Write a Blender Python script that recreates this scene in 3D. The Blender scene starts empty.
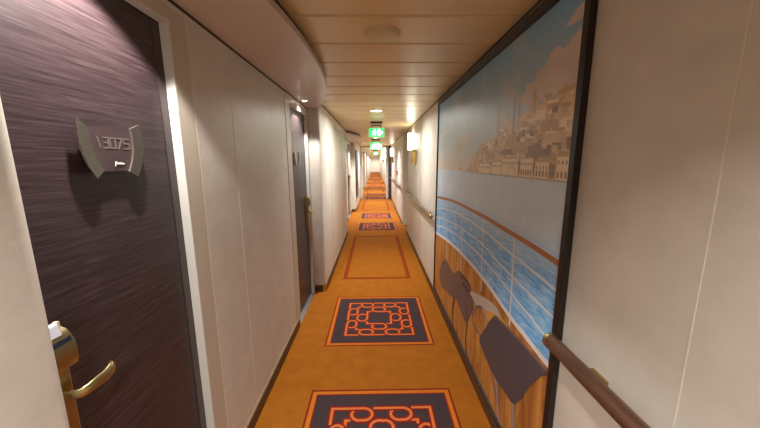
import bpy, math, random
from mathutils import Vector, Matrix
random.seed(7)
scn = bpy.context.scene
COL = scn.collection

# ------------------------------------------------------------------ materials
def lin(c):
    c = c / 255.0
    return c / 12.92 if c <= 0.04045 else ((c + 0.055) / 1.055) ** 2.4
def rgb(r, g, b): return (lin(r), lin(g), lin(b), 1.0)

def mat(name, col, rough=0.6, metal=0.0, noise=None, bump=None, coat=0.0, spec=0.5):
    """noise=(scale vector, amount, detail); bump=(scale, strength)"""
    m = bpy.data.materials.new(name); m.use_nodes = True
    nt = m.node_tree; b = nt.nodes['Principled BSDF']
    b.inputs['Base Color'].default_value = col
    b.inputs['Roughness'].default_value = rough
    b.inputs['Metallic'].default_value = metal
    b.inputs['Coat Weight'].default_value = coat
    b.inputs['Specular IOR Level'].default_value = spec
    tc = None
    if noise or bump:
        tc = nt.nodes.new('ShaderNodeNewGeometry')
    if noise:
        sc, amt, det = noise
        mp = nt.nodes.new('ShaderNodeMapping'); mp.inputs['Scale'].default_value = sc
        nt.links.new(tc.outputs['Position'], mp.inputs['Vector'])
        n = nt.nodes.new('ShaderNodeTexNoise'); n.inputs['Scale'].default_value = 1.0
        n.inputs['Detail'].default_value = det; n.inputs['Roughness'].default_value = 0.6
        nt.links.new(mp.outputs['Vector'], n.inputs['Vector'])
        r = nt.nodes.new('ShaderNodeValToRGB')
        r.color_ramp.elements[0].position = 0.3; r.color_ramp.elements[1].position = 0.7
        r.color_ramp.elements[0].color = tuple(max(0, c * (1 - amt)) for c in col[:3]) + (1,)
        r.color_ramp.elements[1].color = tuple(min(1, c * (1 + amt)) for c in col[:3]) + (1,)
        nt.links.new(n.outputs['Fac'], r.inputs['Fac'])
        nt.links.new(r.outputs['Color'], b.inputs['Base Color'])
    if bump:
        n2 = nt.nodes.new('ShaderNodeTexNoise'); n2.inputs['Detail'].default_value = 3
        n2.inputs['Scale'].default_value = bump[0]
        nt.links.new(tc.outputs['Position'], n2.inputs['Vector'])
        bp = nt.nodes.new('ShaderNodeBump'); bp.inputs['Strength'].default_value = bump[1]
        bp.inputs['Distance'].default_value = 0.01
        nt.links.new(n2.outputs['Fac'], bp.inputs['Height'])
        nt.links.new(bp.outputs['Normal'], b.inputs['Normal'])
    return m

def emit(name, col, strength):
    m = bpy.data.materials.new(name); m.use_nodes = True
    b = m.node_tree.nodes['Principled BSDF']
    b.inputs['Base Color'].default_value = col
    b.inputs['Emission Color'].default_value = col
    b.inputs['Emission Strength'].default_value = strength
    return m

def ramp_mat(name, scale, stops, rough=0.6, det=6, distort=0.0, coat=0.0, bump=0.0):
    m = bpy.data.materials.new(name); m.use_nodes = True
    nt = m.node_tree; b = nt.nodes['Principled BSDF']
    b.inputs['Roughness'].default_value = rough; b.inputs['Coat Weight'].default_value = coat
    g = nt.nodes.new('ShaderNodeNewGeometry')
    mp = nt.nodes.new('ShaderNodeMapping'); mp.inputs['Scale'].default_value = scale
    nt.links.new(g.outputs['Position'], mp.inputs['Vector'])
    n = nt.nodes.new('ShaderNodeTexNoise'); n.inputs['Scale'].default_value = 1.0
    n.inputs['Detail'].default_value = det; n.inputs['Distortion'].default_value = distort
    nt.links.new(mp.outputs['Vector'], n.inputs['Vector'])
    r = nt.nodes.new('ShaderNodeValToRGB')
    el = r.color_ramp.elements
    el[0].position, el[0].color = stops[0]
    el[1].position, el[1].color = stops[-1]
    for p, c in stops[1:-1]:
        e = el.new(p); e.color = c
    nt.links.new(n.outputs['Fac'], r.inputs['Fac'])
    nt.links.new(r.outputs['Color'], b.inputs['Base Color'])
    if bump:
        bp = nt.nodes.new('ShaderNodeBump'); bp.inputs['Strength'].default_value = bump
        bp.inputs['Distance'].default_value = 0.004
        nt.links.new(n.outputs['Fac'], bp.inputs['Height'])
        nt.links.new(bp.outputs['Normal'], b.inputs['Normal'])
    return m

M = {}
M['wall'] = mat('wall_vinyl', rgb(202, 195, 185), 0.42, noise=((7, 7, 10), 0.065, 6), bump=(60, 0.05))
M['wall_seam'] = mat('wall_seam_light', rgb(216, 207, 192), 0.4)
M['seam_shade'] = mat('seam_and_gap_shade', rgb(52, 36, 24), 0.7)  # dark seams; also paints the shade in gaps
M['frame_paint'] = mat('door_frame_paint', rgb(188, 176, 160), 0.38)
M['alu'] = mat('white_aluminium', rgb(206, 204, 198), 0.4, 0.0)
M['ceil'] = mat('ceiling_plank', rgb(216, 198, 154), 0.38, 0.0, noise=((2, 9, 3), 0.03, 3), spec=0.6)
M['ceil_dark'] = mat('plank_gap', rgb(28, 19, 12), 0.8)
M['soffit'] = mat('soffit_paint', rgb(204, 190, 178), 0.35, bump=(40, 0.02))
M['carpet'] = mat('carpet_orange', rgb(158, 94, 26), 0.95, noise=((9, 9, 9), 0.12, 8), bump=(700, 0.25), spec=0.1)
M['c_field'] = mat('carpet_plum', rgb(66, 54, 56), 0.95, noise=((60, 60, 60), 0.15, 4), bump=(700, 0.25), spec=0.1)
M['c_red'] = mat('carpet_red', rgb(132, 30, 24), 0.95, bump=(700, 0.25), spec=0.1)
M['c_band'] = mat('carpet_band', rgb(206, 114, 58), 0.95, bump=(700, 0.25), spec=0.1)
M['c_edge'] = mat('carpet_bright_edge', rgb(196, 112, 34), 0.95, bump=(700, 0.25), spec=0.1)
M['c_rust'] = mat('carpet_rust', rgb(136, 62, 22), 0.95, bump=(700, 0.25), spec=0.1)
M['base'] = mat('baseboard_brown', rgb(74, 52, 38), 0.45)
M['base_glint'] = mat('baseboard_highlight', rgb(150, 124, 92), 0.35)  # paler top strip paints the highlight along the baseboard
M['brass'] = mat('brass', rgb(186, 170, 122), 0.33, 1.0, noise=((30, 30, 8), 0.06, 3))
M['brass_dull'] = mat('brass_dull', rgb(170, 140, 76), 0.4, 0.9)
M['steel'] = mat('brushed_sill', rgb(150, 152, 156), 0.35, 0.9)
M['door'] = ramp_mat('dark_wenge', (6, 8, 210), [(0.25, rgb(36, 25, 27)), (0.5, rgb(54, 41, 43)), (0.75, rgb(76, 60, 62))], 0.38, 10, 0.35, bump=0.15)
M['door_edge'] = mat('door_edge_band', rgb(60, 46, 47), 0.3)
M['door_gap'] = mat('door_gap', rgb(14, 11, 10), 0.6)
M['sign_metal'] = mat('sign_metal', rgb(122, 116, 108), 0.35, 0.85, noise=((40, 40, 120), 0.08, 3))
M['sign_glint'] = mat('sign_edge_highlight', rgb(214, 210, 200), 0.25, 0.9)  # wing edges made paler to paint in their highlight
M['plaque'] = mat('plaque', rgb(68, 54, 55), 0.22)
M['numeral'] = mat('numeral', rgb(108, 94, 92), 0.3)
M['white'] = mat('white_print', rgb(235, 232, 228), 0.5)
M['card'] = mat('card_paper', rgb(206, 210, 226), 0.5)
M['card_dark'] = mat('card_navy', rgb(24, 28, 44), 0.4)
M['frame_dark'] = mat('mural_frame', rgb(30, 21, 17), 0.45, noise=((20, 4, 4), 0.12, 4))
M['rail_wood'] = ramp_mat('handrail_wood', (70, 4, 70), [(0.3, rgb(58, 37, 28)), (0.7, rgb(98, 65, 49))], 0.35, 5, 0.3, coat=0.2)
M['speaker'] = mat('speaker_paint', rgb(206, 194, 150), 0.45)
M['cream'] = mat('cream_plastic', rgb(222, 206, 176), 0.4)
M['shade'] = emit('sconce_glass', (1.0, 0.92, 0.74, 1), 14)
M['shade_far'] = emit('sconce_glass_far', (1.0, 0.93, 0.8, 1), 9)
M['lens'] = emit('downlight_lens', (1.0, 0.93, 0.8, 1), 6)
M['spotlens'] = emit('spot_lens', (1.0, 0.9, 0.75, 1), 14)
M['green'] = emit('exit_green', (0.02, 0.62, 0.15, 1), 1.1)
M['exit_white'] = emit('exit_white', (0.85, 1.0, 0.9, 1), 2.4)
M['red'] = mat('call_point_red', rgb(150, 44, 26), 0.35)
M['picture_dark'] = mat('picture_dark', rgb(70, 54, 44), 0.3, noise=((6, 6, 6), 0.4, 4))
# mural paints (pigments of a flat printed picture)
def sky_mat():
    m = bpy.data.materials.new('mural_sky'); m.use_nodes = True
    nt = m.node_tree; b = nt.nodes['Principled BSDF']; b.inputs['Roughness'].default_value = 0.45
    g = nt.nodes.new('ShaderNodeNewGeometry')
    s = nt.nodes.new('ShaderNodeSeparateXYZ'); nt.links.new(g.outputs['Position'], s.inputs[0])
    mr = nt.nodes.new('ShaderNodeMapRange'); mr.inputs['From Min'].default_value = 1.42; mr.inputs['From Max'].default_value = 2.06
    nt.links.new(s.outputs['Z'], mr.inputs['Value'])
    r = nt.nodes.new('ShaderNodeValToRGB'); el = r.color_ramp.elements
    el[0].position, el[0].color = 0.0, rgb(222, 206, 188)
    el[1].position, el[1].color = 1.0, rgb(126, 176, 212)
    for p, c in ((0.25, rgb(202, 206, 202)), (0.55, rgb(164, 186, 198))):
        e = el.new(p); e.color = c
    nt.links.new(mr.outputs['Result'], r.inputs['Fac'])
    mp = nt.nodes.new('ShaderNodeMapping'); mp.inputs['Scale'].default_value = (1, 2.0, 5.0)
    mp.inputs['Rotation'].default_value = (0.5, 0, 0)
    nt.links.new(g.outputs['Position'], mp.inputs['Vector'])
    n = nt.nodes.new('ShaderNodeTexNoise'); n.inputs['Scale'].default_value = 1.6; n.inputs['Detail'].default_value = 6
    nt.links.new(mp.outputs['Vector'], n.inputs['Vector'])
    r2 = nt.nodes.new('ShaderNodeValToRGB'); r2.color_ramp.elements[0].position = 0.5; r2.color_ramp.elements[1].position = 0.75
    r2.color_ramp.elements[1].color = (0.5, 0.5, 0.5, 1)
    nt.links.new(n.outputs['Fac'], r2.inputs['Fac'])
    mx = nt.nodes.new('ShaderNodeMix'); mx.data_type = 'RGBA'
    nt.links.new(r2.outputs['Color'], mx.inputs[0]); nt.links.new(r.outputs['Color'], mx.inputs[6])
    mx.inputs[7].default_value = rgb(216, 204, 188)
    nt.links.new(mx.outputs[2], b.inputs['Base Color'])
    return m
M['m_sky'] = sky_mat()
M['m_cloud'] = ramp_mat('mural_cloud', (1, 5, 8), [(0.3, rgb(196, 184, 178)), (0.7, rgb(218, 200, 186))], 0.45)
def sea_mat():
    m = ramp_mat('mural_sea', (1, 10, 75), [(0.28, rgb(72, 148, 222)), (0.5, rgb(122, 188, 240)), (0.75, rgb(196, 224, 242))], 0.45, 8, 1.0)
    nt = m.node_tree; b = nt.nodes['Principled BSDF']
    src = b.inputs['Base Color'].links[0].from_socket
    g = nt.nodes.new('ShaderNodeNewGeometry'); s = nt.nodes.new('ShaderNodeSeparateXYZ')
    nt.links.new(g.outputs['Position'], s.inputs[0])
    mr = nt.nodes.new('ShaderNodeMapRange'); mr.inputs['From Min'].default_value = 1.02; mr.inputs['From Max'].default_value = 1.24
    nt.links.new(s.outputs['Z'], mr.inputs['Value'])
    mx = nt.nodes.new('ShaderNodeMix'); mx.data_type = 'RGBA'
    nt.links.new(mr.outputs['Result'], mx.inputs[0]); nt.links.new(src, mx.inputs[6])
    n = nt.nodes.new('ShaderNodeTexNoise'); n.inputs['Scale'].default_value = 9
    nt.links.new(g.outputs['Position'], n.inputs['Vector'])
    r = nt.nodes.new('ShaderNodeValToRGB')
    r.color_ramp.elements[0].color = rgb(184, 208, 230); r.color_ramp.elements[1].color = rgb(220, 228, 234)
    nt.links.new(n.outputs['Fac'], r.inputs['Fac']); nt.links.new(r.outputs['Color'], mx.inputs[7])
    nt.links.new(mx.outputs[2], b.inputs['Base Color'])
    return m
M['m_sea'] = sea_mat()
M['m_deck'] = ramp_mat('mural_deck', (1, 16, 3), [(0.3, rgb(138, 84, 36)), (0.5, rgb(180, 120, 58)), (0.7, rgb(200, 144, 78))], 0.45, 6, 0.8)
M['m_city'] = ramp_mat('mural_city', (1, 26, 26), [(0.32, rgb(196, 164, 122)), (0.6, rgb(222, 194, 152)), (0.75, rgb(230, 206, 168))], 0.45, 4)
M['m_cityd'] = mat('mural_city_shade', rgb(150, 126, 102), 0.45)
M['m_citym'] = mat('mural_city_mid', rgb(190, 160, 122), 0.45)
M['m_cityl'] = mat('mural_city_light', rgb(236, 216, 184), 0.45)
M['m_white'] = mat('mural_white_rail', rgb(222, 224, 228), 0.45)
M['m_rail'] = mat('mural_wood_rail', rgb(170, 108, 60), 0.45)
M['m_chair'] = mat('mural_chair_canvas', rgb(76, 72, 82), 0.45)
M['m_chairh'] = mat('mural_chair_hem', rgb(112, 100, 104), 0.45)
M['m_tube'] = mat('mural_chair_tube', rgb(160, 142, 150), 0.45)
M['m_grey'] = mat('mural_chair_grey', rgb(98, 84, 82), 0.45)
M['m_lgrey'] = mat('mural_pale_cloth', rgb(186, 176, 166), 0.45)
M['m_yellow'] = mat('mural_yellow_cloth', rgb(206, 156, 62), 0.45)
M['m_emblem'] = mat('mural_emblem', rgb(64, 52, 70), 0.45)
M['m_line'] = mat('mural_dark_line', rgb(84, 54, 34), 0.45)

# ------------------------------------------------------------------ mesh builder
class MB:
    def __init__(s): s.v = []; s.f = []; s.m = []; s.sm = []
    def add(s, pts, faces, mi=0, smooth=False):
        o = len(s.v); s.v += [tuple(p) for p in pts]
        for f in faces: s.f.append([o + i for i in f]); s.m.append(mi); s.sm.append(smooth)
        return s
    def box(s, x0, x1, y0, y1, z0, z1, mi=0):
        p = [(x, y, z) for x in (x0, x1) for y in (y0, y1) for z in (z0, z1)]
        return s.add(p, [(0, 1, 3, 2), (4, 6, 7, 5), (0, 4, 5, 1), (2, 3, 7, 6), (0, 2, 6, 4), (1, 5, 7, 3)], mi)
    def quad(s, a, b, c, d, mi=0): return s.add([a, b, c, d], [(0, 1, 2, 3)], mi)
    def prism(s, pts, off, mi=0, smooth=False):
        """planar outline pts extruded by vector off"""
        n = len(pts); off = Vector(off)
        q = [Vector(p) for p in pts]
        P = q + [p + off for p in q]
        F = [list(range(n))[::-1], list(range(n, 2 * n))]
        s.add(P, F, mi)
        s.add(P, [(i, (i + 1) % n, n + (i + 1) % n, n + i) for i in range(n)], mi, smooth)
        return s
    def tube(s, path, r, n=12, mi=0, sx=1.0, sy=1.0, caps=True):
        path = [Vector(p) for p in path]
        rs = r if isinstance(r, (list, tuple)) else [r] * len(path)
        rings = []
        up = Vector((0, 0, 1))
        for i, p in enumerate(path):
            t = (path[min(i + 1, len(path) - 1)] - path[max(i - 1, 0)]).normalized()
            a = t.cross(up)
            if a.length < 1e-4: a = t.cross(Vector((0, 1, 0)))
            a.normalize(); b = a.cross(t).normalized()
            rings.append([p + a * (math.cos(2 * math.pi * k / n) * rs[i] * sx) + b * (math.sin(2 * math.pi * k / n) * rs[i] * sy) for k in range(n)])
        P = [q for ring in rings for q in ring]
        F = [(i * n + k, i * n + (k + 1) % n, (i + 1) * n + (k + 1) % n, (i + 1) * n + k) for i in range(len(path) - 1) for k in range(n)]
        s.add(P, F, mi, True)
        if caps:
            s.add(rings[0], [tuple(range(n))], mi); s.add(rings[-1], [tuple(range(n))[::-1]], mi)
        return s
    def lathe(s, prof, cx, cy, n=32, mi=0):
        """prof list of (r,z) about the vertical through cx,cy"""
        P = []; k = len(prof)
        for i in range(n):
            a = 2 * math.pi * i / n
            P += [(cx + r * math.cos(a), cy + r * math.sin(a), z) for r, z in prof]
        F = [(i * k + j, ((i + 1) % n) * k + j, ((i + 1) % n) * k + j + 1, i * k + j + 1) for i in range(n) for j in range(k - 1)]
        return s.add(P, F, mi, True)
    def build(s, name, mats, parent=None, bevel=0.0, seg=2):
        off = Vector((0, 0, 0))
        p = parent
        while p is not None: off += p.location; p = p.parent
        me = bpy.data.meshes.new(name)
        me.from_pydata([tuple(Vector(v) - off) for v in s.v], [], s.f)
        for m in (mats if isinstance(mats, (list, tuple)) else [mats]): me.materials.append(m)
        for i, pl in enumerate(me.polygons): pl.material_index = s.m[i]; pl.use_smooth = s.sm[i]
        me.validate(); me.update()
        o = bpy.data.objects.new(name, me); COL.objects.link(o)
        if parent: o.parent = parent
        if bevel:
            b = o.modifiers.new('bevel', 'BEVEL'); b.width = bevel; b.segments = seg; b.limit_method = 'ANGLE'
        return o

def thing(name, label, cat, loc, group=None):
    o = bpy.data.objects.new(name, None); COL.objects.link(o)
    o.empty_display_size = 0.1; o.location = loc
    o['label'] = label; o['category'] = cat
    if group: o['group'] = group
    return o
def tag(o, label, cat, group=None):
    o['label'] = label; o['category'] = cat
    if group: o['group'] = group
    return o
def struct(o, label=None):
    o['kind'] = 'structure'
    if label: o['label'] = label
    return o
def sroot(name, loc, label):
    o = bpy.data.objects.new(name, None); COL.objects.link(o); o.location = loc
    o.empty_display_size = 0.1; o['kind'] = 'structure'; o['label'] = label; o['category'] = name.split('_')[0]
    return o
def dup(root, loc, label=None):
    r = root.copy(); COL.objects.link(r); r.location = loc
    if label: r['label'] = label
    for ch in list(root.children):
        c = ch.copy(); COL.objects.link(c); c.parent = r
        for g in list(ch.children):
            d = g.copy(); COL.objects.link(d); d.parent = c
    return r

# ------------------------------------------------------------------ dimensions (metres)
L0 = -0.715      # cabin-niche wall
L1 = -0.590      # projecting left wall
RX = 0.665       # right wall
CZ = 2.135       # ceiling planks underside
SZ = 2.067       # soffit underside
LEAF = -0.745    # cabin door leaf face
YN = -2.6        # wall behind the camera
YF = 42.6        # far end of the corridor
FY = 12.5        # fire-door frame

# ------------------------------------------------------------------ floor with woven pattern
fl = MB()
CARPET, FIELD, RED, BAND, EDGE, RUST = range(6)
fl.quad((-0.95, YN - .1, 0), (1.0, YN - .1, 0), (1.0, YF + .1, 0), (-0.95, YF + .1, 0), CARPET)
def strip(pts, w, z, mi, closed=False):
    """flat ribbon with mitred joints along pts (x,y)"""
    pts = [Vector(p) for p in pts]; n = len(pts); L = []; R = []
    for i in range(n):
        if closed: a, b = pts[(i - 1) % n], pts[(i + 1) % n]
        else: a, b = pts[max(i - 1, 0)], pts[min(i + 1, n - 1)]
        d1 = (pts[i] - a); d2 = (b - pts[i])
        if d1.length < 1e-9: d1 = d2
        if d2.length < 1e-9: d2 = d1
        n1 = Vector((-d1.y, d1.x)).normalized(); n2 = Vector((-d2.y, d2.x)).normalized()
        m = n1 + n2
        m = n1 if m.length < 1e-6 else m.normalized()
        k = 1 / max(0.45, m.dot(n1))
        L.append(pts[i] + m * (w * k)); R.append(pts[i] - m * (w * k))
    P = [(p.x, p.y, z) for p in L + R]
    rng = range(n if closed else n - 1)
    fl.add(P, [(i, (i + 1) % n, n + (i + 1) % n, n + i) for i in rng], mi)
def rect(cx, cy, h, w, z, mi, hy=None):
    hy = hy or h
    strip([(cx - h, cy - hy), (cx + h, cy - hy), (cx + h, cy + hy), (cx - h, cy + hy)], w, z, mi, True)
def arc(c, rx, ry, a0, a1, n=10):
    return [(c[0] + rx * math.cos(math.radians(a0 + (a1 - a0) * i / n)), c[1] + ry * math.sin(math.radians(a0 + (a1 - a0) * i / n))) for i in range(n + 1)]
def medallion(cx, cy):
    rect(cx, cy, 0.452, 0.0055, .0008, RED)
    rect(cx, cy, 0.430, 0.0125, .0008, EDGE)
    h = 0.418
    fl.quad((cx - h, cy - h, .0008), (cx + h, cy - h, .0008), (cx + h, cy + h, .0008), (cx - h, cy + h, .0008), FIELD)
    rect(cx, cy, 0.414, 0.0045, .0012, RED)
    A, B, C = 0.300, 0.212, 0.115
    paths = []
    m1, r1, m2, r2 = (A + B) / 2, (A - B) / 2, (B + C) / 2, (B - C) / 2
    for q in range(4):
        cs, sn = [(1, 0), (0, 1), (-1, 0), (0, -1)][q]
        def rot(pts): return [(cx + x * cs - y * sn, cy + x * sn + y * cs) for x, y in pts]
        U = 0.118
        paths.append(rot(arc((-U - .012, m1), .050, r1, 60, 270) + [(-U + .02, B), (.012, B)] + arc((.012, m2), .054, r2, 90, -110)))
        paths.append(rot(arc((U - .012, m1), .050, r1, 60, 270) + [(B, B), (B, U + .066)]))
        paths.append(rot(arc((-.012, m2), .054, r2, 60, 270) + [(C, C), (C, .072)]))
        paths.append(rot([(-A, U + .066), (-A, A), (-U, A)] + arc((-U + .012, m1), .050, r1, 90, -110)))
        paths.append(rot([(-U + .068, A), (U, A)] + arc((U + .012, m1), .050, r1, 90, -110)))
    for i, p in enumerate(paths):
        z = .0014 + i * .00009
        strip(p, .0195, z, RED); strip(p, .0086, z + .00004, BAND)
def outline(y0, y1):
    cy, hy = (y0 + y1) / 2, (y1 - y0) / 2
    rect(0.015, cy, 0.435, .006, .0008, RED, hy)
    rect(0.015, cy, 0.417, .010, .0007, RUST, hy - .018)
    rect(0.015, cy, 0.398, .006, .0008, RED, hy - .037)
PER = 5.63
for k in range(-1, 8):
    for y0 in (0.87, 2.27):
        cy = y0 + 0.455 + k * PER
        if YN < cy < YF - .6: medallion(0.028, cy)
    y0 = 3.72 + k * PER
    if y0 > YN and y0 + 2.3 < YF: outline(y0, y0 + 2.28)
struct(fl.build('floor', [M['carpet'], M['c_field'], M['c_red'], M['c_band'], M['c_edge'], M['c_rust']]), 'orange carpet woven with plum and red knot medallions')

# ------------------------------------------------------------------ ceiling planks
ce = MB()
pitch, gap = 0.3155, 0.014
y = 1.458 - pitch * math.ceil((1.458 - YN) / pitch)
while y < YF:
    a, b = y + gap / 2, y + pitch - gap / 2
    c = .006
    prof = [(a, CZ + c), (a + c, CZ), (b - c, CZ), (b, CZ + c), (b, CZ + .03), (a, CZ + .03)]
    ce.prism([(-0.93, p, z) for p, z in prof], (1.90, 0, 0), 0)
    y += pitch
ce.box(-0.95, 1.0, YN - .1, YF + .1, CZ + .022, CZ + .05, 1)
struct(ce.build('ceiling', [M['ceil'], M['ceil_dark']]), 'beige ceiling of wide metal planks laid across the corridor')

# ------------------------------------------------------------------ walls
def wallbox(mb, x0, x1, y0, y1, z0=0, z1=CZ + .03, mi=0): mb.box(x0, x1, y0, y1, z0, z1, mi)
PB = 0.60   # thickness of pier blocks reaching outward
def lay(wall_pts):
    pass
# left: niche 1 (y 0.20-3.345), pier, L1 (3.345-6.29), niche 2 (6.29-9.08), L2 (9.08-12.5), then L1 onwards
D1 = (0.531, 0.548, 1.155, 1.250)     # frame outer, opening, opening, frame outer
D2 = (2.515, 2.640, 3.285, 3.335)
D3 = (7.75, 7.86, 8.60, 8.70)
DH = 1.985                            # door opening head
NY = 0.528      # near end of the first niche
wl = MB()
def niche(mb, y0, y1, doors):
    y = y0
    for d in doors:
        if d[1] > y: wallbox(mb, L0 - .2, L0, y, d[1])
        wallbox(mb, L0 - .2, L0, d[1], d[2], DH)
        y = d[2]
    if y < y1: wallbox(mb, L0 - .2, L0, y, y1)
niche(wl, NY, 3.345, [D1, D2])
niche(wl, 6.29, 9.08, [D3])
def pier(mb, y0, y1, x=L1, r=0.035, round0=True):
    """projecting wall block with rounded corners"""
    pts = [(L0 - .2, y0)]
    if round0:
        pts += [(x - r + r * math.sin(math.radians(t)), y0 + r - r * math.cos(math.radians(t))) for t in range(0, 91, 15)]
    else: pts += [(x, y0)]
    pts += [(x - r + r * math.cos(math.radians(t)), y1 - r + r * math.sin(math.radians(t))) for t in range(0, 91, 15)]
    pts += [(L0 - .2, y1)]
    mb.prism([(px, py, 0) for px, py in pts], (0, 0, CZ + .03), 0, True)
pier(wl, YN - .1, NY)
pier(wl, 3.345, 6.29)
pier(wl, 9.08, 14.9)
pier(wl, 17.6, 20.5); pier(wl, 23.3, 26.5); pier(wl, 29.3, 32.5); pier(wl, 35.3, YF + .1)
for a, b in ((14.9, 17.6), (20.5, 23.3), (26.5, 29.3), (32.5, 35.3)): wallbox(wl, L0 - .2, L0, a, b)
# seams and a flush service panel outline
for yy, x, m in ((1.262, L0, 1), (1.588, L0, 1), (4.06, L1, 2), (5.45, L1, 2)):
    wl.box(x - .002, x + .0012, yy - .003, yy + .003, .09, SZ if x == L0 else CZ, m)
wl.box(L1 - .002, L1 + .0012, 4.35, 5.30, 1.985, 1.990, 2)
# thin dark strips paint the shadow gaps under the ceiling and soffits
wl.box(L1 - .002, L1 + .002, 3.39, 6.25, CZ - .014, CZ, 2)
wl.box(L1 - .002, L1 + .002, 9.13, 14.8, CZ - .014, CZ, 2)
wl.box(L0 - .002, L0 + .002, NY, 3.345, SZ - .012, SZ, 2)
wl.box(L0 - .002, L0 + .002, 6.29, 9.08, SZ - .012, SZ, 2)
struct(wl.build('wall_left', [M['wall'], M['wall_seam'], M['seam_shade']]), 'mottled beige left wall stepping in and out at the cabin niches')

wr = MB()
wallbox(wr, RX, RX + .25, YN - .1, 6.22)
wallbox(wr, RX + .16, RX + .41, 6.22, 7.12)
wallbox(wr, RX - .01, RX + .25, 7.12, YF + .1)
wr.box(RX - .0012, RX + .002, 0.5705, 0.5738, 0.09, CZ, 1)
wr.box(RX - .0012, RX + .002, -1.03, -1.024, 0.09, CZ, 1)
wr.box(RX - .0012, RX + .002, 4.40, 4.405, 0.09, CZ, 2)
wr.box(RX - .002, RX + .002, YN, 6.21, CZ - .014, CZ, 2)
wr.box(RX - .012, RX + .002, 7.14, 12.3, CZ - .014, CZ, 2)
struct(wr.build('wall_right', [M['wall'], M['wall_seam'], M['seam_shade']]), 'mottled beige right wall with narrow pale panel seams')
wn = MB(); wn.box(-1.0, 1.0, YN - .2, YN, 0, CZ + .03); struct(wn.build('wall_back', [M['wall']]))
wf = MB(); wf.box(-1.0, 1.0, YF, YF + .2, 0, CZ + .03); struct(wf.build('wall_far', [M['wall']]), 'pale end wall far down the corridor')

# ------------------------------------------------------------------ baseboards
BH = 0.085; BT = 0.012
def base_run(mb, a, b, nx, ny):
    """board along wall segment a-b, normal (nx,ny) into the room"""
    (x0, y0), (x1, y1) = a, b
    mb.prism([(x0, y0, 0), (x0 + nx * BT, y0 + ny * BT, 0), (x1 + nx * BT, y1 + ny * BT, 0), (x1, y1, 0)], (0, 0, BH - .008), 0)
    t = BT * .7
    mb.prism([(x0, y0, BH - .008), (x0 + nx * t, y0 + ny * t, BH - .008), (x1 + nx * t, y1 + ny * t, BH - .008), (x1, y1, BH - .008)], (0, 0, .008), 1)
bl = MB()
base_run(bl, (L1, YN), (L1, NY - .035), 1, 0)
base_run(bl, (L0, D1[3]), (L0, D2[0] + .06), 1, 0)
base_run(bl, (L0, 3.345), (L1 - .03, 3.345), 0, -1)
base_run(bl, (L1, 3.375), (L1, 6.26), 1, 0)
base_run(bl, (L0, 6.29), (L0, D3[0]), 1, 0); base_run(bl, (L0, D3[3]), (L0, 9.08), 1, 0)
base_run(bl, (L0, 9.08), (L1 - .03, 9.08), 0, -1)
base_run(bl, (L1, 9.11), (L1, 12.4), 1, 0)
base_run(bl, (L1, 12.65), (L1, 14.8), 1, 0)
for yc in (3.345, 9.08):     # brass corner piece
    r = .035
    P = [(L1 - r + (r + BT) * math.sin(math.radians(t)), yc + r - (r + BT) * math.cos(math.radians(t))) for t in range(0, 91, 10)]
    Q = [(L1 - r + (r - .004) * math.sin(math.radians(t)), yc + r - (r - .004) * math.cos(math.radians(t))) for t in range(90, -1, -10)]
    bl.prism([(a, b, 0) for a, b in P + Q], (0, 0, BH + .002), 2)
struct(bl.build('baseboard_left', [M['base'], M['base_glint'], M['brass']]))
br = MB()
base_run(br, (RX, YN), (RX, 6.2), -1, 0); base_run(br, (RX + .16, 6.22), (RX + .16, 7.12), -1, 0)
base_run(br, (RX - .01, 7.12), (RX - .01, 12.1), -1, 0); base_run(br, (RX - .01, 12.7), (RX - .01, YF), -1, 0)
struct(br.build('baseboard_right', [M['base'], M['base_glint']]))
bf = MB(); base_run(bf, (-.6, YF), (.6, YF), 0, -1); struct(bf.build('baseboard_far', [M['base'], M['base_glint']]))

# ------------------------------------------------------------------ curved soffits over the niches (trim)
def soffit(name, y0, y1, sag=0.262, z=SZ, label=None):
    yc = (y0 + y1) / 2; h = (y1 - y0) / 2
    R = (h * h + sag * sag) / (2 * sag)
    def edge(n, dx): return [(L1 + sag - R + math.sqrt(R * R - (t - yc) ** 2) + dx, t) for t in [y0 + (y1 - y0) * i / n for i in range(n + 1)]]
    mb = MB()
    e = edge(40, 0)
    mb.prism([(L0 - .05, y0, z)] + [(x, y, z) for x, y in e] + [(L0 - .05, y1, z)], (0, 0, .030), 0, True)
    e2 = edge(40, -.02)
    mb.prism([(L0 - .05, y0, z + .030)] + [(x, y, z + .030) for x, y in e2] + [(L0 - .05, y1, z + .030)], (0, 0, CZ - z - .0301), 1, True)  # set-back upper band, the gap's shadow put into its dark colour
    return struct(mb.build(name, [M['soffit'], M['seam_shade']]), label)
soffit('trim_1', 0.36, 3.345, 0.258, label='curved drop soffit over the nearest pair of cabin doors')
soffit('trim_2', 6.29, 9.08, label='curved drop soffit over the second cabin niche')
soffit('trim_3', 14.9, 17.6)

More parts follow.
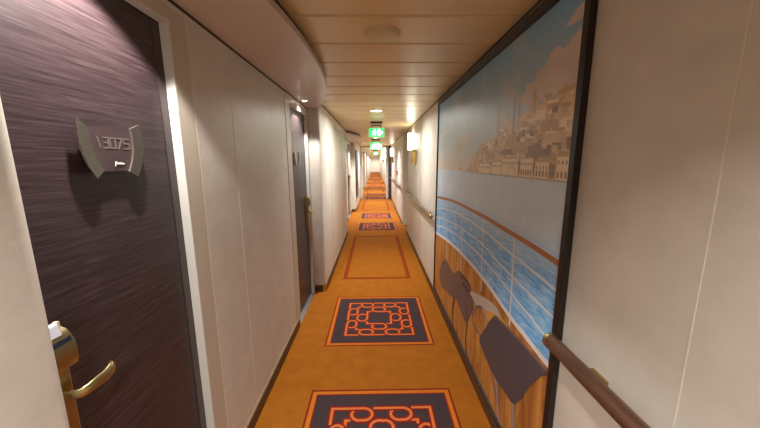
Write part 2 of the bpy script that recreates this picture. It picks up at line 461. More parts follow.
# ------------------------------------------------------------------ cabin doors (structure with parts)
def lever_path(y, z, x0, d):
    return [(x0, y, z), (x0 + .030, y, z), (x0 + .042, y + d * .004, z), (x0 + .046, y + d * .016, z + .001), (x0 + .045, y + d * .040, z),
            (x0 + .044, y + d * .066, z - .001), (x0 + .042, y + d * .082, z + .002), (x0 + .036, y + d * .092, z + .006), (x0 + .030, y + d * .097, z + .008)]
def cabin_door(name, d, lock_y, side, label, z_lock=1.045):
    """lock_y = centre of the lock plate, side=+1 lever points to +y"""
    o = sroot(name, (LEAF, (d[1] + d[2]) / 2, 0), label)
    b = MB(); b.box(LEAF - .04, LEAF, d[1] + .010, d[2] - .011, .022, DH - .012); b.build('leaf', M['door'], o)
    hy = d[2] if side > 0 else d[1]
    b = MB()
    for yy in (d[1] + .0062, d[2] - .0108): b.box(LEAF - .03, LEAF + .001, yy, yy + .0046, .022, DH - .0065)
    b.box(LEAF - .03, LEAF + .001, d[1] + .011, d[2] - .011, DH - .0115, DH - .0065); b.build('gap_seal', M['door_gap'], o)
    e = MB()
    if side > 0: e.box(LEAF + .0001, LEAF + .0022, d[2] - .046, d[2] - .0112, .024, DH - .0125)
    else: e.box(LEAF + .0001, LEAF + .0022, d[1] + .0112, d[1] + .046, .024, DH - .0125)
    e.build('edge_band', M['door_edge'], o)
    f = MB(); t = .003
    f.box(L0, L0 + t, d[0], d[1], 0, DH + .05); f.box(L0, L0 + t, d[2], d[3] - .001, 0, DH + .05); f.box(L0, L0 + t, d[1], d[2], DH, DH + .05)
    f.build('frame', M['frame_paint'], o, .001)
    r = MB()
    r.box(LEAF - .03, L0 + .004, d[1], d[1] + .006, .0, DH); r.box(LEAF - .03, L0 + .004, d[2] - .006, d[2], 0, DH)
    r.box(LEAF - .03, L0 + .004, d[1] + .006, d[2] - .006, DH - .006, DH); r.build('jamb_lining', M['alu'], o)
    s = MB(); s.prism([(LEAF - .06, d[1], .0), (LEAF - .06, d[1], .018), (LEAF, d[1], .018), (L0 + .008, d[1], .004), (L0 + .008, d[1], 0)], (0, d[2] - d[1], 0)); s.build('sill', M['steel'], o)
    y0, y1 = lock_y - .028, lock_y + .028; z0 = z_lock
    p = MB(); p.box(LEAF, LEAF + .034, y0 + .003, y1 - .003, z0 - .235, z0 - .002)
    lp = p.build('lock_plate', M['brass'], o, .004)
    h = MB()   # domed reader housing
    prof = [(LEAF, z0), (LEAF + .052, z0), (LEAF + .056, z0 + .02), (LEAF + .0565, z0 + .04), (LEAF + .054, z0 + .058), (LEAF + .048, z0 + .074), (LEAF + .038, z0 + .086), (LEAF + .022, z0 + .093), (LEAF, z0 + .095)]
    h.prism([(x, y0, z) for x, z in prof], (0, y1 - y0, 0), 0, True); h.build('reader_housing', M['brass'], lp, .004, 3)
    l = MB(); l.tube(lever_path(lock_y + side * .002, z0 - .064, LEAF + .026, side), [.011, .011, .0115, .0125, .0145, .0155, .016, .015, .010], 16, 0, 0.55, 1.0)
    l.build('lever_handle', M['brass'], lp)
    return o
cabin_door('door_1', D1, .614, 1, 'near dark wood cabin door with brass lock')
cabin_door('door_2', D2, 3.205, -1, 'second dark cabin door beside the pier')
cabin_door('door_3', D3, 8.52, -1, 'dark cabin door in the second niche')

# papers in the slot on top of the near lock
k = thing('key_card', 'white and pale blue card folded in the top of the near brass door lock', 'card', (LEAF + .04, .610, 1.13))
b = MB(); b.prism([(LEAF + .026, .592, 1.1375), (LEAF + .047, .592, 1.125), (LEAF + .042, .592, 1.150), (LEAF + .034, .592, 1.154)], (0, .032, 0)); b.build('card_face', M['card'], k)
b = MB(); b.prism([(LEAF + .0545, .588, 1.107), (LEAF + .0570, .588, 1.107), (LEAF + .0540, .588, 1.117), (LEAF + .0515, .588, 1.117)], (0, .046, 0)); b.build('card_edge', M['card_dark'], k)
b = MB(); b.box(LEAF + .028, LEAF + .038, .6245, .632, 1.135, 1.153); b.build('tab', M['cream'], k)

# ------------------------------------------------------------------ number signs on the doors
DIG = {'1': [[(.3, 1), (.62, 0)]], '3': [[(0, 1), (1, 1), (.95, .5), (.3, .5)], [(.95, .5), (1, 0), (0, 0)]],
       '0': [[(0, 1), (1, 1), (1, 0), (0, 0), (0, 1)]], '7': [[(0, 1), (1, 1), (.25, 0)]],
       '5': [[(1, 1), (0, 1), (0, .52), (1, .52), (1, 0), (0, 0)]]}
def sign(y0, label, text, zo=0.0, group='door number signs'):
    dy = y0 - .864
    t = thing('number_sign', label, 'sign', (LEAF, y0, 1.53 + zo), group)
    def P(x, y, z): return (x, y + dy, z + zo)
    b = MB(); n = 12
    # plaque, narrowing downwards and slightly hollow across
    def row(z):
        f = (z - 1.478) / (1.592 - 1.478)
        a, c = .819 + (.792 - .819) * f, .909 + (.937 - .909) * f
        return a - .006, c + .006
    G = []
    for j in range(5):
        z = 1.478 + (1.592 - 1.478) * j / 4; a, c = row(z)
        G.append([(LEAF + .020 - .006 * math.sin(math.pi * i / n) * .35, a + (c - a) * i / n, z) for i in range(n + 1)])
    pts = [P(*q) for r in G for q in r]; m = n + 1
    F = [(j * m + i, j * m + i + 1, (j + 1) * m + i + 1, (j + 1) * m + i) for j in range(4) for i in range(n)]
    back = [(x - .004, y, z) for x, y, z in pts]; N = len(pts)
    b.add(pts, F, 0, True); b.add(back, [f[::-1] for f in F], 0, True)
    for idx in (list(range(m)), list(range(4 * m, 5 * m))):
        ring = [pts[i] for i in idx] + [back[i] for i in idx[::-1]]
        b.add(ring, [tuple(range(len(ring)))], 0)
    pq = b.build('plaque', M['plaque'], t)
    Lo = [(.766, 1.609), (.763, 1.573), (.767, 1.527), (.779, 1.489), (.796, 1.460)]
    Li = [(.796, 1.587), (.796, 1.562), (.801, 1.530), (.808, 1.506), (.821, 1.481)]
    Ri = [(.931, 1.600), (.933, 1.570), (.929, 1.533), (.919, 1.502), (.905, 1.475)]
    Ro = [(.961, 1.614), (.969, 1.575), (.965, 1.533), (.950, 1.491), (.931, 1.459)]
    def fine(c):
        out = []
        for i in range(len(c) - 1):
            for s in range(4):
                u = s / 4; p0, p1, p2, p3 = c[max(i - 1, 0)], c[i], c[i + 1], c[min(i + 2, len(c) - 1)]
                out.append(tuple(.5 * ((2 * p1[k]) + (-p0[k] + p2[k]) * u + (2 * p0[k] - 5 * p1[k] + 4 * p2[k] - p3[k]) * u * u + (-p0[k] + 3 * p1[k] - 3 * p2[k] + p3[k]) * u ** 3) for k in range(2)))
        return out + [c[-1]]
    for o_, i_, bright in ((Lo, Li, 0), (Ro, Ri, 1)):
        o_, i_ = fine(o_), fine(i_); w = MB(); K = len(o_)
        A = [P(LEAF + .027, *p) for p in o_]; B = [P(LEAF + .025, *p) for p in i_]
        A2 = [P(LEAF + .022, *p) for p in o_]; B2 = [P(LEAF + .017, *p) for p in i_]
        for i in range(K - 1):
            w.add([A[i], A[i + 1], B[i + 1], B[i]], [(0, 1, 2, 3)], 0, True)
            w.add([A2[i], B2[i], B2[i + 1], A2[i + 1]], [(0, 1, 2, 3)], 0, True)
            w.quad(A[i], A2[i], A2[i + 1], A[i + 1], 1); w.quad(B[i], B[i + 1], B2[i + 1], B2[i], 1)
        for i in (0, K - 1): w.quad(A[i], B[i], B2[i], A2[i], 1)
        w.build('wing', [M['sign_metal'], M['sign_glint']], t)
    for yy, zz in ((.80, 1.575), (.825, 1.495), (.93, 1.575), (.91, 1.495)):   # standoffs to the door
        s = MB(); s.tube([P(LEAF, yy, zz), P(LEAF + .018, yy, zz)], .005, 8); s.build('standoff', M['sign_metal'], t)
    if text:
        nb = MB()
        x0, wd, gp, zb, ht = .815, .0168, .0055, 1.541, .027
        for i, ch in enumerate(text):
            for st in DIG[ch]:
                p = [(x0 + i * (wd + gp) + a * wd, zb + c * ht) for a, c in st]
                for (a1, c1), (a2, c2) in zip(p, p[1:]):
                    dv = Vector((a2 - a1, c2 - c1)).normalized(); nv = Vector((-dv.y, dv.x)) * .0019; ex = dv * .0019
                    q = [(a1 - ex.x + nv.x, c1 - ex.y + nv.y), (a2 + ex.x + nv.x, c2 + ex.y + nv.y), (a2 + ex.x - nv.x, c2 + ex.y - nv.y), (a1 - ex.x - nv.x, c1 - ex.y - nv.y)]
                    nb.prism([P(LEAF + .0196 - .0021 * math.sin(math.pi * min(1, max(0, ((a1 + a2) / 2 - .805) / .12))), a, c) for a, c in q], (.0013, 0, 0))
        nb.build('numerals', M['numeral'], pq)
        lg = MB()     # small white key-like mark and a short line of tiny lettering
        lx = LEAF + .0183
        lg.tube([P(lx + .002, .8675 + .0025 * math.cos(a * .785), 1.5005 + .0032 * math.sin(a * .785)) for a in range(9)], .0009, 6)
        lg.tube([P(lx + .002, .8652, 1.502), P(lx + .002, .8640, 1.4915)], .0011, 6)
        for i, hgt in enumerate((.006, .0038, .0056, .0056, .0028, .0038)):
            yy = .8735 + i * .0037
            lg.box(lx, lx + .0025, yy + dy, yy + .0026 + dy, 1.4965 + zo, 1.4965 + hgt + zo)
        lg.build('logo', M['white'], pq)
    return t
sign(.864, 'curved metal cabin sign with faint 13075 on the near dark door', '13075')
sign(2.875, 'curved metal cabin sign on the second dark door', None)

# ------------------------------------------------------------------ mural on the right wall
MY0, MY1, MZ0, MZ1 = 0.970, 3.195, 0.097, 2.098
mu = thing('mural', 'large dark framed harbour mural showing a hillside city, sea and ship deck', 'mural', (RX, (MY0 + MY1) / 2, MZ0))
fr = MB(); FW = .030; FX = RX - .024
fr.box(FX, RX - .001, MY0, MY0 + FW, MZ0, MZ1)
fr.box(FX + .006, RX - .001, MY1 - .02, MY1, MZ0, MZ1)
fr.box(FX, RX - .001, MY0 + FW, MY1 - .02, MZ1 - .040, MZ1)
fr.box(FX + .006, RX - .001, MY0 + FW, MY1 - .02, MZ0, MZ0 + .016)
fr.build('frame', M['frame_dark'], mu, .002)
PN = ['m_sky', 'm_cloud', 'm_sea', 'm_deck', 'm_city', 'm_cityd', 'm_citym', 'm_cityl', 'm_white', 'm_rail', 'm_chair', 'm_chairh', 'm_tube', 'm_grey', 'm_lgrey', 'm_yellow', 'm_emblem', 'm_line']
PI_ = {n: i for i, n in enumerate(PN)}
pic = MB(); PX = RX - .006
ya, yb, za, zb = MY0 + .026, MY1 - .015, MZ0 + .01, MZ1 - .034
LAYN = [0]
def poly(pts, m, lay):
    LAYN[0] += 1
    x = PX - lay * .0004 - (LAYN[0] % 400) * 7e-7 * 1.0
    pts = [(min(max(p[0], ya), yb), min(max(p[1], za), zb)) for p in pts]
    a = sum(p[0] * q[1] - q[0] * p[1] for p, q in zip(pts, pts[1:] + pts[:1]))
    if a > 0: pts = pts[::-1]
    pic.add([(x, p[0], p[1]) for p in pts], [tuple(range(len(pts)))], PI_[m])
def ribbon(pts, w, m, lay):
    for (y0, z0), (y1, z1) in zip(pts, pts[1:]):
        d = Vector((y1 - y0, z1 - z0))
        if d.length < 1e-6: continue
        d.normalize(); n = Vector((-d.y, d.x)) * w
        poly([(y0 + n.x, z0 + n.y), (y1 + n.x, z1 + n.y), (y1 - n.x, z1 - n.y), (y0 - n.x, z0 - n.y)], m, lay)
def smooth(c, n=5):
    out = []
    for i in range(len(c) - 1):
        for s in range(n):
            u = s / n; p0, p1, p2, p3 = c[max(i - 1, 0)], c[i], c[i + 1], c[min(i + 2, len(c) - 1)]
            out.append(tuple(.5 * ((2 * p1[k]) + (-p0[k] + p2[k]) * u + (2 * p0[k] - 5 * p1[k] + 4 * p2[k] - p3[k]) * u * u + (-p0[k] + 3 * p1[k] - 3 * p2[k] + p3[k]) * u ** 3) for k in range(2)))
    return out + [c[-1]]
HZ = 1.428
pic.box(PX, RX - .002, ya, yb, za, zb, PI_['m_sky'])
poly(smooth([(1.46, 1.765), (1.42, 1.795), (1.385, 1.79), (1.36, 1.825), (1.31, 1.822), (1.27, 1.862), (1.225, 1.860), (1.20, 1.895), (1.15, 1.905), (1.11, 1.885), (1.06, 1.908), (1.0, 1.905), (0.99, 1.74), (1.173, 1.74), (1.30, 1.73)]), 'm_cloud', 1)
poly(smooth([(1.12, 1.95), (1.06, 1.985), (1.0, 1.99), (1.0, 1.955), (1.06, 1.945)]), 'm_cloud', 1)
poly(smooth([(2.55, 1.55), (2.40, 1.66), (2.25, 1.70), (2.10, 1.69), (2.20, 1.63), (2.40, 1.56)]), 'm_cloud', 1)
poly(smooth([(3.10, 1.72), (2.95, 1.79), (2.80, 1.78), (2.92, 1.73), (3.05, 1.66)]), 'm_cloud', 1)
EDGE_ = smooth([(3.20, .735), (3.036, .752), (2.80, .776), (2.516, .797), (2.14, .806), (1.742, .792), (1.50, .766), (1.366, .748), (1.20, .738), (1.0, .728)])
poly([(ya, HZ), (yb, HZ)] + EDGE_, 'm_sea', 1)
# the city, stepped rooflines and shading
city = [(2.30, HZ), (2.179, 1.440), (2.12, 1.47), (2.10, 1.50), (2.053, 1.508), (2.04, 1.54), (1.98, 1.545), (1.965, 1.60), (1.94, 1.565), (1.933, 1.60), (1.90, 1.59), (1.87, 1.61), (1.814, 1.605),
        (1.80, 1.622), (1.744, 1.615), (1.74, 1.63), (1.665, 1.63), (1.638, 1.65), (1.618, 1.670), (1.585, 1.70), (1.563, 1.728), (1.556, 1.735), (1.546, 1.722), (1.515, 1.69), (1.481, 1.665), (1.462, 1.64), (1.450, 1.64),
        (1.434, 1.664), (1.410, 1.69), (1.396, 1.706), (1.342, 1.713), (1.318, 1.719), (1.308, 1.751), (1.300, 1.760), (1.289, 1.803), (1.280, 1.760), (1.268, 1.745), (1.256, 1.72), (1.213, 1.724), (1.212, 1.752), (1.19, 1.757),
        (1.166, 1.747), (1.152, 1.721), (1.124, 1.72), (1.123, 1.748), (1.09, 1.760), (1.04, 1.757), (1.00, 1.748), (1.0, HZ)]
poly(city, 'm_city', 2)
for y0, za_, zb_, w in ((1.655, 1.62, 1.784, .0035), (1.470, 1.62, 1.807, .0035), (1.415, 1.66, 1.808, .0035), (2.345, 1.436, 1.533, .003)):
    poly([(y0 - w, za_), (y0 + w, za_), (y0 + w * .6, zb_ - .02), (y0, zb_), (y0 - w * .6, zb_ - .02)], 'm_citym', 3)
poly([(2.37, 1.432), (2.33, 1.428), (2.29, 1.432), (2.33, 1.46)], 'm_citym', 3)
poly([(1.27, 1.74), (1.283, 1.79), (1.289, 1.803), (1.302, 1.75), (1.302, 1.70), (1.27, 1.70)], 'm_citym', 3)
poly([(1.212, 1.752), (1.166, 1.747), (1.166, 1.735), (1.212, 1.738)], 'm_citym', 3)
poly([(1.123, 1.748), (1.0, 1.752), (1.0, 1.735), (1.123, 1.732)], 'm_citym', 3)
for p in ([(1.313, 1.565), (1.265, 1.565), (1.262, 1.572), (1.216, 1.572), (1.19, 1.547), (1.132, 1.541), (1.136, 1.522), (1.185, 1.516), (1.223, 1.511), (1.24, 1.505), (1.245, 1.447), (1.253, 1.447), (1.256, 1.512), (1.31, 1.521)],
          [(1.138, 1.494), (1.100, 1.483), (1.100, 1.438), (1.134, 1.438)], [(1.051, 1.58), (1.018, 1.582), (1.014, 1.54), (1.044, 1.541)],
          [(1.13, 1.567), (1.078, 1.565), (1.074, 1.541), (1.089, 1.541), (1.094, 1.556), (1.131, 1.558)],
          [(1.385, 1.513), (1.370, 1.508), (1.372, 1.442), (1.386, 1.441)], [(1.605, 1.55), (1.54, 1.56), (1.468, 1.556), (1.452, 1.530), (1.615, 1.534)]): poly(p, 'm_cityd', 4)
rr = random.Random(3)
def inside(y, z):
    if z < HZ + .03: return False
    c = False
    for (a, b), (d, e) in zip(city, city[1:] + city[:1]):
        if (b > z) != (e > z) and y < (d - a) * (z - b) / (e - b) + a: c = not c
    return c
for i in range(150):        # house faces climbing the hill
    y0, z0 = rr.uniform(1.03, 2.1), rr.uniform(1.47, 1.74)
    w, h = rr.uniform(.012, .04), rr.uniform(.012, .045)
    if inside(y0 - w, z0 + h) and inside(y0 + w, z0 + h) and inside(y0, z0):
        sh = rr.choice(['m_citym', 'm_citym', 'm_cityl', 'm_cityd', 'm_citym'])
        if sh == 'm_cityd': w *= .5
        poly([(y0 - w, z0), (y0 + w, z0 + .004), (y0 + w, z0 + h), (y0 - w, z0 + h - .006)], sh, 3)
for a, b, top in ((1.0, 1.090, 1.518), (1.14, 1.235, 1.498), (1.26, 1.365, 1.512), (1.39, 1.56, 1.515), (1.575, 1.70, 1.50), (1.73, 1.90, 1.49)):   # waterfront buildings
    poly([(a, HZ), (b, HZ), (b, top), (a, top)], 'm_cityl', 5)
    ribbon([(a, top), (b, top)], .003, 'm_citym', 6)
    n = max(3, int((b - a) / .02))
    for i in range(n):
        yc = a + (b - a) * (i + .5) / n
        poly([(yc - .0042, top - .030), (yc + .0042, top - .030), (yc + .0042, top - .018), (yc - .0042, top - .018)], 'm_cityd', 6)
        if (b - a) < .11:
            zb0 = HZ + .012
            poly([(yc - .006, zb0), (yc + .006, zb0), (yc + .006, zb0 + .018), (yc, zb0 + .026), (yc - .006, zb0 + .018)], 'm_cityd', 6)
ribbon([(1.45 + .035 * math.cos(t * math.pi / 8), 1.445 + .035 * math.sin(t * math.pi / 8)) for t in range(9)], .003, 'm_citym', 6)
ribbon([(ya, HZ), (2.25, HZ)], .004, 'm_lgrey', 6)
# deck, bulwark edge, railing
poly(EDGE_ + [(ya, za), (yb, za)], 'm_deck', 2)
ribbon(EDGE_, .013, 'm_white', 3)
for c in ([(3.20, 1.00), (3.07, 1.025), (2.60, 1.075), (2.239, 1.093), (1.784, 1.087), (1.52, 1.067), (1.0, 1.033)],
          [(3.20, .905), (3.06, .929), (2.60, .978), (2.224, .998), (1.771, .995), (1.503, .962), (1.0, .925)],
          [(3.20, .82), (3.05, .843), (2.60, .90), (2.213, .922), (1.759, .912), (1.363, .868), (1.0, .82)]):
    ribbon(smooth(c), .0055, 'm_white', 3)
for (a, b), (c, d) in (((2.713, 1.155), (2.654, .60)), ((2.228, 1.165), (2.205, .66)), ((1.789, 1.166), (1.761, .70)), ((1.370, 1.16), (1.358, .70)), ((3.02, 1.14), (3.0, .74))):
    ribbon([(a, b), (c, d)], .007, 'm_white', 4)
ribbon(smooth([(3.20, 1.125), (3.038, 1.140), (2.57, 1.168), (2.194, 1.173), (1.797, 1.170), (1.535, 1.161), (1.225, 1.150), (1.0, 1.135)]), .012, 'm_rail', 5)
# folding chairs on the deck
poly([(2.94, .40), (2.86, .50), (2.70, .60), (2.52, .575), (2.40, .57), (2.25, .655), (2.10, .662), (1.97, .655), (1.88, .565), (1.87, .53), (1.998, .346), (2.06, .33), (2.271, .39), (2.50, .33), (2.815, .273), (2.92, .30)], 'm_grey', 6)
poly(smooth([(2.216, .640), (2.10, .66), (1.985, .655), (1.955, .613), (2.0, .58), (2.115, .576)]), 'm_emblem', 7)
for a in range(5): poly([(2.15 - a * .035, .605 + (a % 2) * .015), (2.135 - a * .035, .605 + (a % 2) * .015), (2.135 - a * .035, .632), (2.15 - a * .035, .632)], 'm_tube', 8)
poly(smooth([(1.995, .60), (1.80, .66), (1.558, .715), (1.45, .69), (1.50, .66), (1.645, .628), (1.814, .568)]), 'm_lgrey', 6)
poly(smooth([(1.69, .61), (1.645, .628), (1.50, .68), (1.40, .688), (1.345, .62), (1.36, .50), (1.425, .40), (1.50, .45), (1.56, .54)]), 'm_yellow', 6)
poly(smooth([(1.505, .528), (1.44, .56), (1.385, .54), (1.385, .44), (1.459, .379), (1.49, .45)]), 'm_deck', 7)
for i in range(9): poly([(1.40 + .011 * i, .44 + .03 * ((i * 5) % 4)), (1.415 + .011 * i, .435 + .03 * ((i * 5) % 4)), (1.412 + .011 * i, .458 + .03 * ((i * 5) % 4))], 'm_line', 8)
ribbon(smooth([(2.05, .50), (1.998, .346), (2.01, .22), (1.96, .10)]), .012, 'm_line', 7)
ribbon(smooth([(2.35, .38), (2.40, .24), (2.36, .11)]), .014, 'm_line', 7)
ribbon(smooth([(1.667, .598), (1.726, .607), (1.80, .575), (1.869, .50), (1.891, .42), (1.80, .415), (1.67, .40), (1.523, .31), (1.44, .20)]), .008, 'm_chairh', 7)
ribbon(smooth([(1.726, .607), (1.667, .592), (1.60, .53), (1.543, .463), (1.47, .34), (1.405, .15), (1.39, .105)]), .013, 'm_tube', 8)
chair = smooth([(1.552, .640), (1.515, .662), (1.476, .668), (1.36, .680), (1.219, .692), (1.10, .700), (1.030, .700)]) + smooth([(1.024, .690), (1.06, .655), (1.10, .60), (1.143, .535), (1.18, .46), (1.213, .405), (1.251, .353)]) + smooth([(1.28, .342), (1.374, .330), (1.47, .322), (1.564, .327), (1.66, .35), (1.737, .37)]) + smooth([(1.74, .40), (1.70, .45), (1.64, .53), (1.59, .60)])
poly(chair, 'm_chair', 9)
ribbon(smooth([(1.552, .640), (1.515, .662), (1.476, .668), (1.36, .680), (1.219, .692), (1.10, .700), (1.030, .700)]), .006, 'm_chairh', 10)
ribbon([(1.258, .352), (1.21, .10)], .012, 'm_tube', 8)
pic.build('picture', [M[n] for n in PN], mu)

# ------------------------------------------------------------------ handrails
def handrail(y0, y1, x, z, label, brackets, rad=.025):
    near_cap = far_cap = True
    t = thing('handrail', label, 'handrail', (x, (y0 + y1) / 2, z), 'handrails on the right wall')
    r = MB(); n = 20
    r.tube([(x, y0, z), (x, y1, z)], rad, n, 0, .95, 1.08); r.build('rail', M['rail_wood'], t)
    for yy, ok, d in ((y0, near_cap, -1), (y1, far_cap, 1)):
        if ok:
            c = MB(); c.tube([(x, yy - d * .010, z), (x, yy + d * .004, z), (x, yy + d * .011, z), (x, yy + d * .015, z)], [rad + .001, rad + .001, rad * .8, rad * .3], n, 0, .95, 1.08); c.build('end_cap', M['brass'], t)
    for yy in brackets:
        b = MB()
        b.box(RX - .012, RX - .0005, yy - .030, yy + .030, z - .035, z + .006)
        b.tube([(RX - .008, yy, z - .012), (RX - .02, yy, z - .018), (x + .004, yy, z - .018)], .009, 10)
        b.build('bracket', M['brass_dull'], t)
    return t
handrail(-1.9, .972, .620, .869, 'dark wooden handrail below the white seam, brass capped beside the mural', (0.785, -.5, -1.6))
handrail(3.225, 6.16, .610, .905, 'wooden handrail below the wall sconce beyond the mural', (3.55, 4.7, 5.9), .021)
handrail(7.20, 11.95, .602, .905, 'farther wooden handrail beyond the wall recess, below the red call point', (7.5, 9.6, 11.6), .021)

# ------------------------------------------------------------------ ceiling fittings
sp = thing('ceiling_speaker', 'shallow round cream speaker plate on the near ceiling planks', 'speaker', (.040, 1.637, CZ))
b = MB(); b.lathe([(0, CZ - .018), (.068, CZ - .018), (.081, CZ - .014), (.088, CZ - .004), (.089, CZ)], .040, 1.637, 48); b.build('grille_plate', M['speaker'], sp)
b = MB(); b.lathe([(.089, CZ), (.089, CZ - .005), (.094, CZ - .004), (.096, CZ)], .040, 1.637, 48); b.build('rim', M['cream'], sp)

def downlight(y, label, r=.083, x=.02, power=16, spread=128):
    t = thing('downlight', label, 'ceiling light', (x, y, CZ), 'round ceiling downlights')
    b = MB(); b.lathe([(r, CZ), (r, CZ - .006), (r * .93, CZ - .009), (r * .86, CZ - .006), (r * .84, CZ - .001)], x, y, 36); b.build('trim_ring', M['cream'], t)
    b = MB(); b.lathe([(0, CZ - .005), (r * .84, CZ - .003)], x, y, 36); b.build('lens', M['lens'], t)
    lamp('downlight_lamp', (x, y, CZ - .012), r * 1.5, power, (1, .985, .93), spread)
    return t
LAMPS = []
def lamp(name, loc, size, power, col, spread=160):
    l = bpy.data.lights.new(name, 'AREA'); l.shape = 'DISK'; l.size = size; l.energy = power; l.color = col; l.spread = math.radians(spread)
    o = bpy.data.objects.new(name, l); COL.objects.link(o); o.location = loc
    return o
downlight(-0.42, 'round downlight behind the viewpoint', power=23)
downlight(3.94, 'nearest glowing round downlight in the ceiling planks', power=21, spread=168)
for i, y in enumerate((8.30, 11.0, 15.0, 19.5, 24.0, 29.0, 34.5, 41.0)):  # the last one is added to brighten the end wall
    downlight(y, power=(30, 36, 50, 60, 60, 60, 60, 60)[i], spread=(128, 140, 165, 165, 165, 165, 165, 165)[i], label=['round downlight just beyond the first hanging exit sign', 'round downlight before the fire door frame', 'far round downlight, first beyond the fire door frame', 'far round downlight, second beyond the fire door frame', 'far round downlight, third beyond the fire door frame', 'far round downlight, fourth beyond the fire door frame', 'far round downlight, fifth beyond the fire door frame', 'far round downlight added to light the end wall'][i])

def soffit_spot(x, y, label, power, z=SZ):
    t = thing('soffit_spotlight', label, 'spotlight', (x, y, z), 'small spotlights over the cabin doors')
    b = MB(); b.lathe([(.030, z), (.030, z - .003), (.025, z - .005), (.021, z - .002)], x, y, 24); b.build('bezel', M['cream'], t)
    b = MB(); b.lathe([(0, z - .003), (.021, z - .002)], x, y, 24); b.build('lamp_lens', M['spotlens'], t)
    l = bpy.data.lights.new('soffit_lamp', 'SPOT'); l.energy = power; l.color = (1, .96, .91); l.spot_size = math.radians(106); l.spot_blend = .3; l.shadow_soft_size = .02
    lo = bpy.data.objects.new('soffit_lamp', l); COL.objects.link(lo); lo.location = (x, y, z - .008)
soffit_spot(-.60, .83, 'small round spotlight over the near cabin door', 54.0)
soffit_spot(-.655, 2.965, 'small glowing round spotlight over the second cabin door', 40.0)
soffit_spot(-.655, 8.25, 'small glowing spotlight over the door of the second niche', 45.0)

# ------------------------------------------------------------------ hanging exit signs
def exit_sign(y, w, zt, zb, label, face_frac=.62):
    t = thing('exit_sign', label, 'sign', (.03, y, zt), 'green exit signs')
    cx = .03; x0, x1 = cx - w / 2, cx + w / 2
    zf = zb + (zt - zb) * face_frac
    b = MB(); b.box(x0 + .03, x1 - .03, y - .045, y + .045, CZ - .028, CZ - .0005); b.build('shade_mount', M['seam_shade'], t, .003)  # dark mount colour also paints the shade under the ceiling
    b = MB(); b.box(x0 + .035, x1 - .035, y - .035, y + .035, zf, CZ - .028); b.build('housing', M['cream'], t, .006)
    b = MB(); b.box(x0 + .045, x1 - .045, y - .038, y - .0351, zf + (CZ - zf) * .35, zf + (CZ - zf) * .45); b.build('housing_slot', M['seam_shade'], t)
    b = MB(); b.box(x0, x1, y - .012, y + .012, zb, zf); b.build('panel', M['green'], t, .008, 3)
    # running figure, doorway and arrow
    h = zf - zb; yy = y - .0122; s = h / .10
    m = MB()
    def stroke(pts, r):
        for (a, c), (d, e) in zip(pts, pts[1:]):
            dv = Vector((d - a, e - c)).normalized(); nv = Vector((-dv.y, dv.x)) * r
            q = [(a + nv.x, c + nv.y), (d + nv.x, e + nv.y), (d - nv.x, e - nv.y), (a - nv.x, c - nv.y)]
            m.prism([(cx + u * s, yy, zb + v * s) for u, v in q], (0, -.0015, 0))
    def disc(u, v, r): m.prism([(cx + (u + r * math.cos(k * .6283)) * s, yy, zb + (v + r * math.sin(k * .6283)) * s) for k in range(10)], (0, -.0015, 0))
    disc(-.018, .080, .008)
    stroke([(-.022, .070), (-.030, .046)], .008)
    stroke([(-.024, .066), (-.006, .056), (-.002, .064)], .004); stroke([(-.024, .066), (-.044, .062), (-.050, .050)], .004)
    stroke([(-.030, .046), (-.012, .034), (-.016, .016)], .005); stroke([(-.030, .046), (-.036, .028), (-.056, .026)], .005)
    m.prism([(cx + u * s, yy, zb + v * s) for u, v in ((.014, .012), (.046, .012), (.046, .088), (.014, .088))], (0, -.0015, 0))
    stroke([(.090 if w > .26 else .07, .05), (.056, .05)], .006); stroke([(.072, .066), (.056, .05), (.072, .034)], .005)
    m.build('pictogram', M['exit_white'], t)
    return t
exit_sign(5.02, .25, 2.10, 1.900, 'nearest green exit sign hanging from the ceiling planks', .66)
exit_sign(8.60, .30, 2.08, 1.845, 'second green exit sign, hanging lower before the fire door frame', .8)
exit_sign(16.6, .30, 2.06, 1.87, 'small far green exit sign beyond the fire door frame', .8)

# ------------------------------------------------------------------ wall sconces
def sconce(y, x, label, em, power, bracket=True):
    t = thing('wall_sconce', label, 'wall light', (x, y, 1.47), 'lit wall sconces on the right wall')
    b = MB(); n = 12
    prof = [(x - .0005, y - .07)] + [(x - .088 * math.sin(math.pi * i / n) ** .6, y - .07 * math.cos(math.pi * i / n)) for i in range(1, n)] + [(x - .0005, y + .07)]
    b.prism([(px, py, 1.705) for px, py in prof], (0, 0, .275), 0, True); b.build('shade', em, t)
    if bracket:
        b = MB(); b.box(x - .012, x - .0005, y - .50, y - .25, 1.46, 1.67)
        b.prism([(x - .012, y - .49, 1.475), (x - .070, y - .47, 1.475), (x - .070, y - .30, 1.475), (x - .012, y - .28, 1.475)], (0, 0, .18), 0)
        b.build('bracket', M['brass_dull'], t, .004)
        b = MB(); b.box(x - .045, x - .0005, y - .28, y + .05, 1.664, 1.7045); b.build('neck', M['brass'], t)
    return t
sconce(5.37, RX, 'nearest bright wall sconce with brass bracket, beyond the mural', M['shade'], 0)
sconce(11.2, RX - .01, 'second bright wall sconce, just before the dark fire door', M['shade_far'], 0)
sconce(17.2, RX - .01, 'filled-in far wall sconce, first beyond the fire door frame', M['shade_far'], 0)  # this and the farther sconces are fill, added for bright spots
sconce(23.5, RX - .01, 'filled-in far wall sconce, second beyond the fire door frame', M['shade_far'], 0)
sconce(30.0, RX - .01, 'filled-in far wall sconce, third beyond the fire door frame', M['shade_far'], 0)

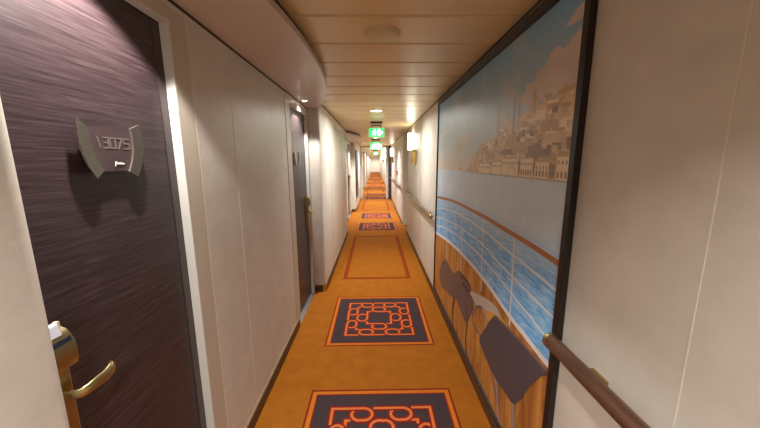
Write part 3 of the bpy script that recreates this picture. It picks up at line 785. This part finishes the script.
# ------------------------------------------------------------------ wall fittings
cp = thing('call_point', 'small red call point box on the right wall above the farther handrail', 'alarm', (RX - .01, 8.82, 1.17))
b = MB(); b.box(RX - .055, RX - .0105, 8.76, 8.88, 1.115, 1.235); b.build('case', M['red'], cp, .006)
b = MB(); b.box(RX - .060, RX - .0549, 8.79, 8.85, 1.145, 1.205); b.build('press_panel', M['cream'], cp, .002)
sn = thing('ceiling_detector', 'small pale detector high on the wall corner beyond the sconce', 'detector', (RX + .03, 7.0, 2.0))
b = MB(); b.tube([(RX + .03, 7.0945, 2.03), (RX + .03, 7.07, 2.03), (RX + .03, 7.05, 2.03)], [.04, .04, .02], 16); b.build('dome', M['cream'], sn)
wp = thing('wall_picture', 'tall dark framed picture on the left wall past the second niche', 'picture', (L1, 9.7, .42))
b = MB(); y0, y1, z0, z1 = 9.22, 10.05, .42, 1.86
b.box(L1 + .0005, L1 + .030, y0, y0 + .05, z0, z1); b.box(L1 + .0005, L1 + .030, y1 - .05, y1, z0, z1)
b.box(L1 + .0005, L1 + .030, y0 + .05, y1 - .05, z0, z0 + .05); b.box(L1 + .0005, L1 + .030, y0 + .05, y1 - .05, z1 - .05, z1); b.build('frame', M['frame_dark'], wp, .003)
b = MB(); b.box(L1 + .0005, L1 + .014, y0 + .05, y1 - .05, z0 + .05, z1 - .05); b.build('canvas', M['picture_dark'], wp)

# ------------------------------------------------------------------ fire-door frame across the corridor
ff = MB()
ff.box(L1 - .05, -.505, FY - .08, FY + .08, 0, CZ + .02); ff.box(.455, .538, FY - .08, FY + .08, 0, CZ + .02)
ff.box(.538, RX, FY - .04, FY + .08, 0, CZ + .02)
ff.box(-.505, .455, FY - .08, FY + .08, 2.085, CZ + .02)
ej = MB(); ej.box(RX - .014, RX + .16, 7.095, 7.12, 0, CZ + .02); struct(ej.build('trim_5', [M['white']], None, .003), 'white jamb, paled to look lit, at the far side of the right wall recess')  # whiter colour stands in for light on the recess end
struct(ff.build('trim_4', [M['alu']], None, .004), 'pale fire door frame across the corridor')
fd = MB(); fd.box(.540, .628, 12.15, 12.45, .012, 2.10, 0)
o = struct(fd.build('door_4', [M['door_edge']], None, .003), 'dark edge of the open fire door at the right of its frame')
# far jambs and doors along the receding walls
n = 5
for a in (15.5, 21.2, 27.3, 33.2):
    d = sroot('door_%d' % n, (L0, a + .7, 0), 'far dark cabin door in a left niche'); n += 1
    b = MB(); b.box(L0 + .0005, L0 + .012, a + .3, a + 1.1, 0.0, 1.98); b.build('leaf', M['door'], d)
    b = MB(); b.box(L0 + .0005, L0 + .02, a + .22, a + .299, 0, 2.04); b.box(L0 + .0005, L0 + .02, a + 1.101, a + 1.18, 0, 2.04); b.box(L0 + .0005, L0 + .02, a + .22, a + 1.18, 1.981, 2.04); b.build('frame', M['frame_paint'], d)
far_glow = thing('far_glow_box', 'white glowing box added for bright reflections, high on the right beyond the fire door frame', 'sign', (RX - .01, 14.6, 1.62))  # added glowing box in place of bright reflections
b = MB(); b.box(RX - .33, RX - .0105, 14.56, 14.64, 1.66, 2.06, 0); b.build('glow_face', [M['exit_white']], far_glow, .01)
b = MB(); b.prism([(RX - .26, 14.559, 1.80), (RX - .22, 14.559, 1.79), (RX - .10, 14.559, 1.93), (RX - .13, 14.559, 1.95)], (0, -.002, 0)); b.build('marking', [M['m_cityd']], far_glow)

# ------------------------------------------------------------------ camera
f = 300.69; pitch_, yaw, roll = 0.17177, 0.015846, -0.004882
cy, sy, cp_, sp_ = math.cos(yaw), math.sin(yaw), math.cos(pitch_), math.sin(pitch_)
fw = Vector((sy * cp_, cy * cp_, -sp_)); rt = Vector((cy, -sy, 0)); up = rt.cross(fw)
c, s = math.cos(roll), math.sin(roll)
r2 = c * rt + s * up; u2 = -s * rt + c * up
cam = bpy.data.cameras.new('camera'); cam.sensor_fit = 'HORIZONTAL'; cam.sensor_width = 36; cam.lens = f / 760 * 36; cam.clip_start = .02; cam.clip_end = 200
co = bpy.data.objects.new('camera', cam); COL.objects.link(co)
m = Matrix.Identity(4)
for i in range(3): m[i][0] = r2[i]; m[i][1] = u2[i]; m[i][2] = -fw[i]
m[0][3], m[1][3], m[2][3] = 0, 0, 1.5
co.matrix_world = m
scn.camera = co

# ------------------------------------------------------------------ world, view
w = bpy.data.worlds.new('world'); w.use_nodes = True; scn.world = w
w.node_tree.nodes['Background'].inputs[0].default_value = (0, 0, 0, 1)
vs = scn.view_settings
vs.view_transform = 'Standard'; vs.look = 'None'; vs.gamma = 1.0; vs.exposure = 0.5; vs.use_curve_mapping = False
